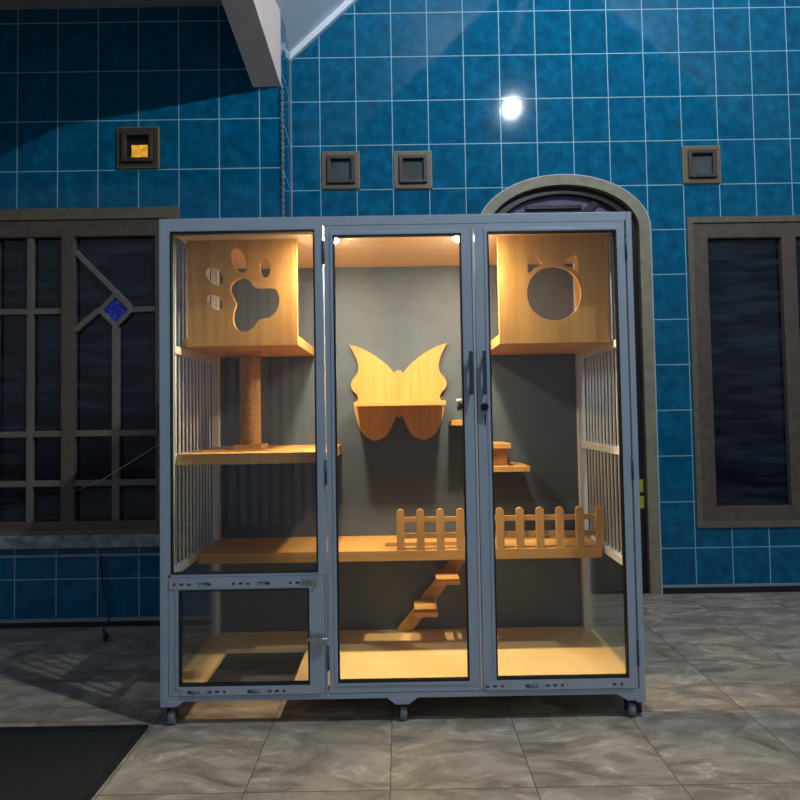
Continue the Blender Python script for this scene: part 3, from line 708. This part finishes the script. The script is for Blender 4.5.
# --- butterfly perch on the back panel
BX = lambda px: (px / 4.444 + 320 - 399.0) * 0.00424 - 0.002
BZ = lambda py: 1.311 - (py / 4.444 + 320 - 344.0) * 0.00424
half = [(133, 108), (175, 120), (225, 145), (275, 180), (308, 210), (330, 237), (334, 234), (340, 226), (350, 223)]
lowL = [(350, 434), (338, 428), (331, 440), (315, 475), (295, 508), (268, 526), (238, 532), (208, 518), (182, 492), (166, 455), (158, 425), (152, 385), (163, 362), (170, 345), (164, 328), (145, 308), (139, 283), (150, 258), (166, 238), (174, 212), (168, 180), (152, 142)]
lowL = catmull(lowL, 4, False); half = catmull(half[:6], 4, False) + half[6:]
outl = [(BX(a), BZ(b)) for a, b in lowL] + [(BX(a), BZ(b)) for a, b in half]
outr = [(BX(700 - a), BZ(b)) for a, b in half[:-1]][::-1] + [(BX(700 - a), BZ(b)) for a, b in lowL[1:]][::-1]
bf = tag(MB().plate(outl + outr, [], 2.522, 2.5405).build('butterfly_perch', M['woodz'], cab, bev=0.0008), 'wooden butterfly shaped back board')
MB().box(-0.179, 0.180, 2.340, 2.5215, 1.047, 1.065).build('perch_seat', M['woodx'], bf, bev=0.001)

# --- wall steps, upper right
st = tag(MB().box(0.205, 0.350, 2.400, 2.541, 0.965, 0.986).build('wall_steps', M['woodx'], cab, bev=0.001), 'three small stepped wooden ledges')
MB().box(0.318, 0.436, 2.370, 2.541, 0.872, 0.892).build('ledge', M['woodx'], st, bev=0.001)
MB().box(0.345, 0.505, 2.350, 2.541, 0.782, 0.803).build('ledge', M['woodx'], st, bev=0.001)
MB().box(0.318, 0.345, 2.420, 2.541, 0.892, 0.965).build('riser', M['woodz'], st)
MB().box(0.345, 0.425, 2.400, 2.541, 0.803, 0.872).build('riser', M['woodz'], st)

# --- long walkway with hatch and picket fence
wk = tag(MB().plate(rect(-0.762, 0.748, 2.262, 2.5415), [rect(-0.066, 0.232, 2.333, 2.403)], 0.467, 0.505, plane='xy').build('walkway', M['woodx'], cab, bev=0.001), 'long wooden walkway with a ladder hatch')
fe = MB()
for z in (0.556, 0.616): fe.box(-0.020, 0.748, 2.2765, 2.284, z - 0.010, z + 0.010)
fe = fe.build('picket_fence', M['woodx'], cab, bev=0.001)
for i in range(11):
    x = -0.005 + i * 0.0748
    end = i in (10, 3)
    zb = 0.467 if end else 0.5055
    yb = 2.2525
    pk = MB().plate([(x - 0.0145, 0.506), (x + 0.0145, 0.506)] + [(x + 0.0145 * math.cos(PI * k / 10), 0.645 + 0.0125 * math.sin(PI * k / 10)) for k in range(11)], [], 2.2625, 2.2765)
    pk.build('picket', M['woodz'], fe, bev=0.0015)

# --- ladder
la = MB().plate([(-0.033, ZF), (0.036, ZF), (0.315, 0.4665), (0.248, 0.4665)], [], 2.520, 2.5405).build('ladder', M['woodz'], cab, bev=0.001)
MB().box(0.132, 0.222, 2.350, 2.5195, 0.350, 0.368).build('ladder_step', M['woodx'], la, bev=0.001)
MB().box(0.044, 0.134, 2.350, 2.5195, 0.228, 0.246).build('ladder_step', M['woodx'], la, bev=0.001)

# ------------------------------------------------------------------ lamp under the gable, outside the frame
t = empty('pendant_lamp', (1.127, 1.0, 4.0), 'bare cool white bulb hanging under the gable ceiling', 'lamp')
MB().sphere((1.127, 1.0, 3.934), 0.027, seg=24).build('bulb', M['bulb'], t)
MB().cyl((1.127, 1.0, 3.972), (1.127, 1.0, 4.02), 0.018, seg=20).build('socket', M['aluin'], t)
MB().cyl((1.127, 1.0, 4.02), (1.127, 1.0, 4.551), 0.004, seg=10).build('flex', M['cable'], t)

# corrugated metal gate behind the camera, seen only as a reflection in the left glass
g = MB(); pts = []; k = 150
for i in range(k + 1):
    x = -2.1 + 1.5 * i / k; pts.append((x, -1.50 + 0.02 * math.sin(i * 2 * PI / 10)))
lo = [g.bm.verts.new((x, y, 0.0)) for x, y in pts]; hi = [g.bm.verts.new((x, y, 2.25)) for x, y in pts]
for i in range(k): g.bm.faces.new((lo[i], lo[i + 1], hi[i + 1], hi[i]))
g = g.build('corrugated_gate', M['gate'])
sm = g.modifiers.new('solid', 'SOLIDIFY'); sm.thickness = 0.004
tag(g, 'blue-grey corrugated metal gate facing the cat cage across the terrace', 'gate')

# ------------------------------------------------------------------ world and camera
w = bpy.data.worlds.new('night_sky'); S.world = w; w.use_nodes = True
nt = w.node_tree; bg = nt.nodes['Background']
tc = N(nt, 'ShaderNodeTexCoord'); sp = N(nt, 'ShaderNodeSeparateXYZ'); L(nt, tc.outputs['Generated'], sp.inputs[0])
r = ramp(nt, [(0.45, (0.030, 0.030, 0.032)), (0.53, (0.150, 0.175, 0.21)), (1.0, (0.125, 0.195, 0.31))])
mr = N(nt, 'ShaderNodeMapRange'); mr.inputs[1].default_value = -1; mr.inputs[2].default_value = 1; L(nt, sp.outputs[2], mr.inputs[0]); L(nt, mr.outputs[0], r.inputs['Fac'])
L(nt, r.outputs['Color'], bg.inputs['Color']); bg.inputs['Strength'].default_value = 1.0

cd = bpy.data.cameras.new('camera'); cam = bpy.data.objects.new('camera', cd); COL.objects.link(cam); S.camera = cam
cd.sensor_fit = 'HORIZONTAL'; cd.sensor_width = 36; cd.lens = 27.0
p, rr_, yw = 0.0352, -0.0166, 0.002
fwd = Vector((math.sin(yw) * math.cos(p), math.cos(yw) * math.cos(p), math.sin(p)))
rt = Vector((math.cos(yw), -math.sin(yw), 0)); upv = rt.cross(fwd)
R_ = rt * math.cos(rr_) + upv * math.sin(rr_); U_ = -rt * math.sin(rr_) + upv * math.cos(rr_)
mat = Matrix(((R_.x, U_.x, -fwd.x, 0), (R_.y, U_.y, -fwd.y, 0), (R_.z, U_.z, -fwd.z, 1.0224), (0, 0, 0, 1)))
cam.matrix_world = mat
cd.shift_x = -0.77 / 800; cd.shift_y = -9.05 / 800
cd.clip_start = 0.02
S.view_settings.view_transform = 'Standard'; S.view_settings.look = 'None'; S.view_settings.gamma = 1.0
S.view_settings.use_curve_mapping = False; S.view_settings.exposure = 0.08
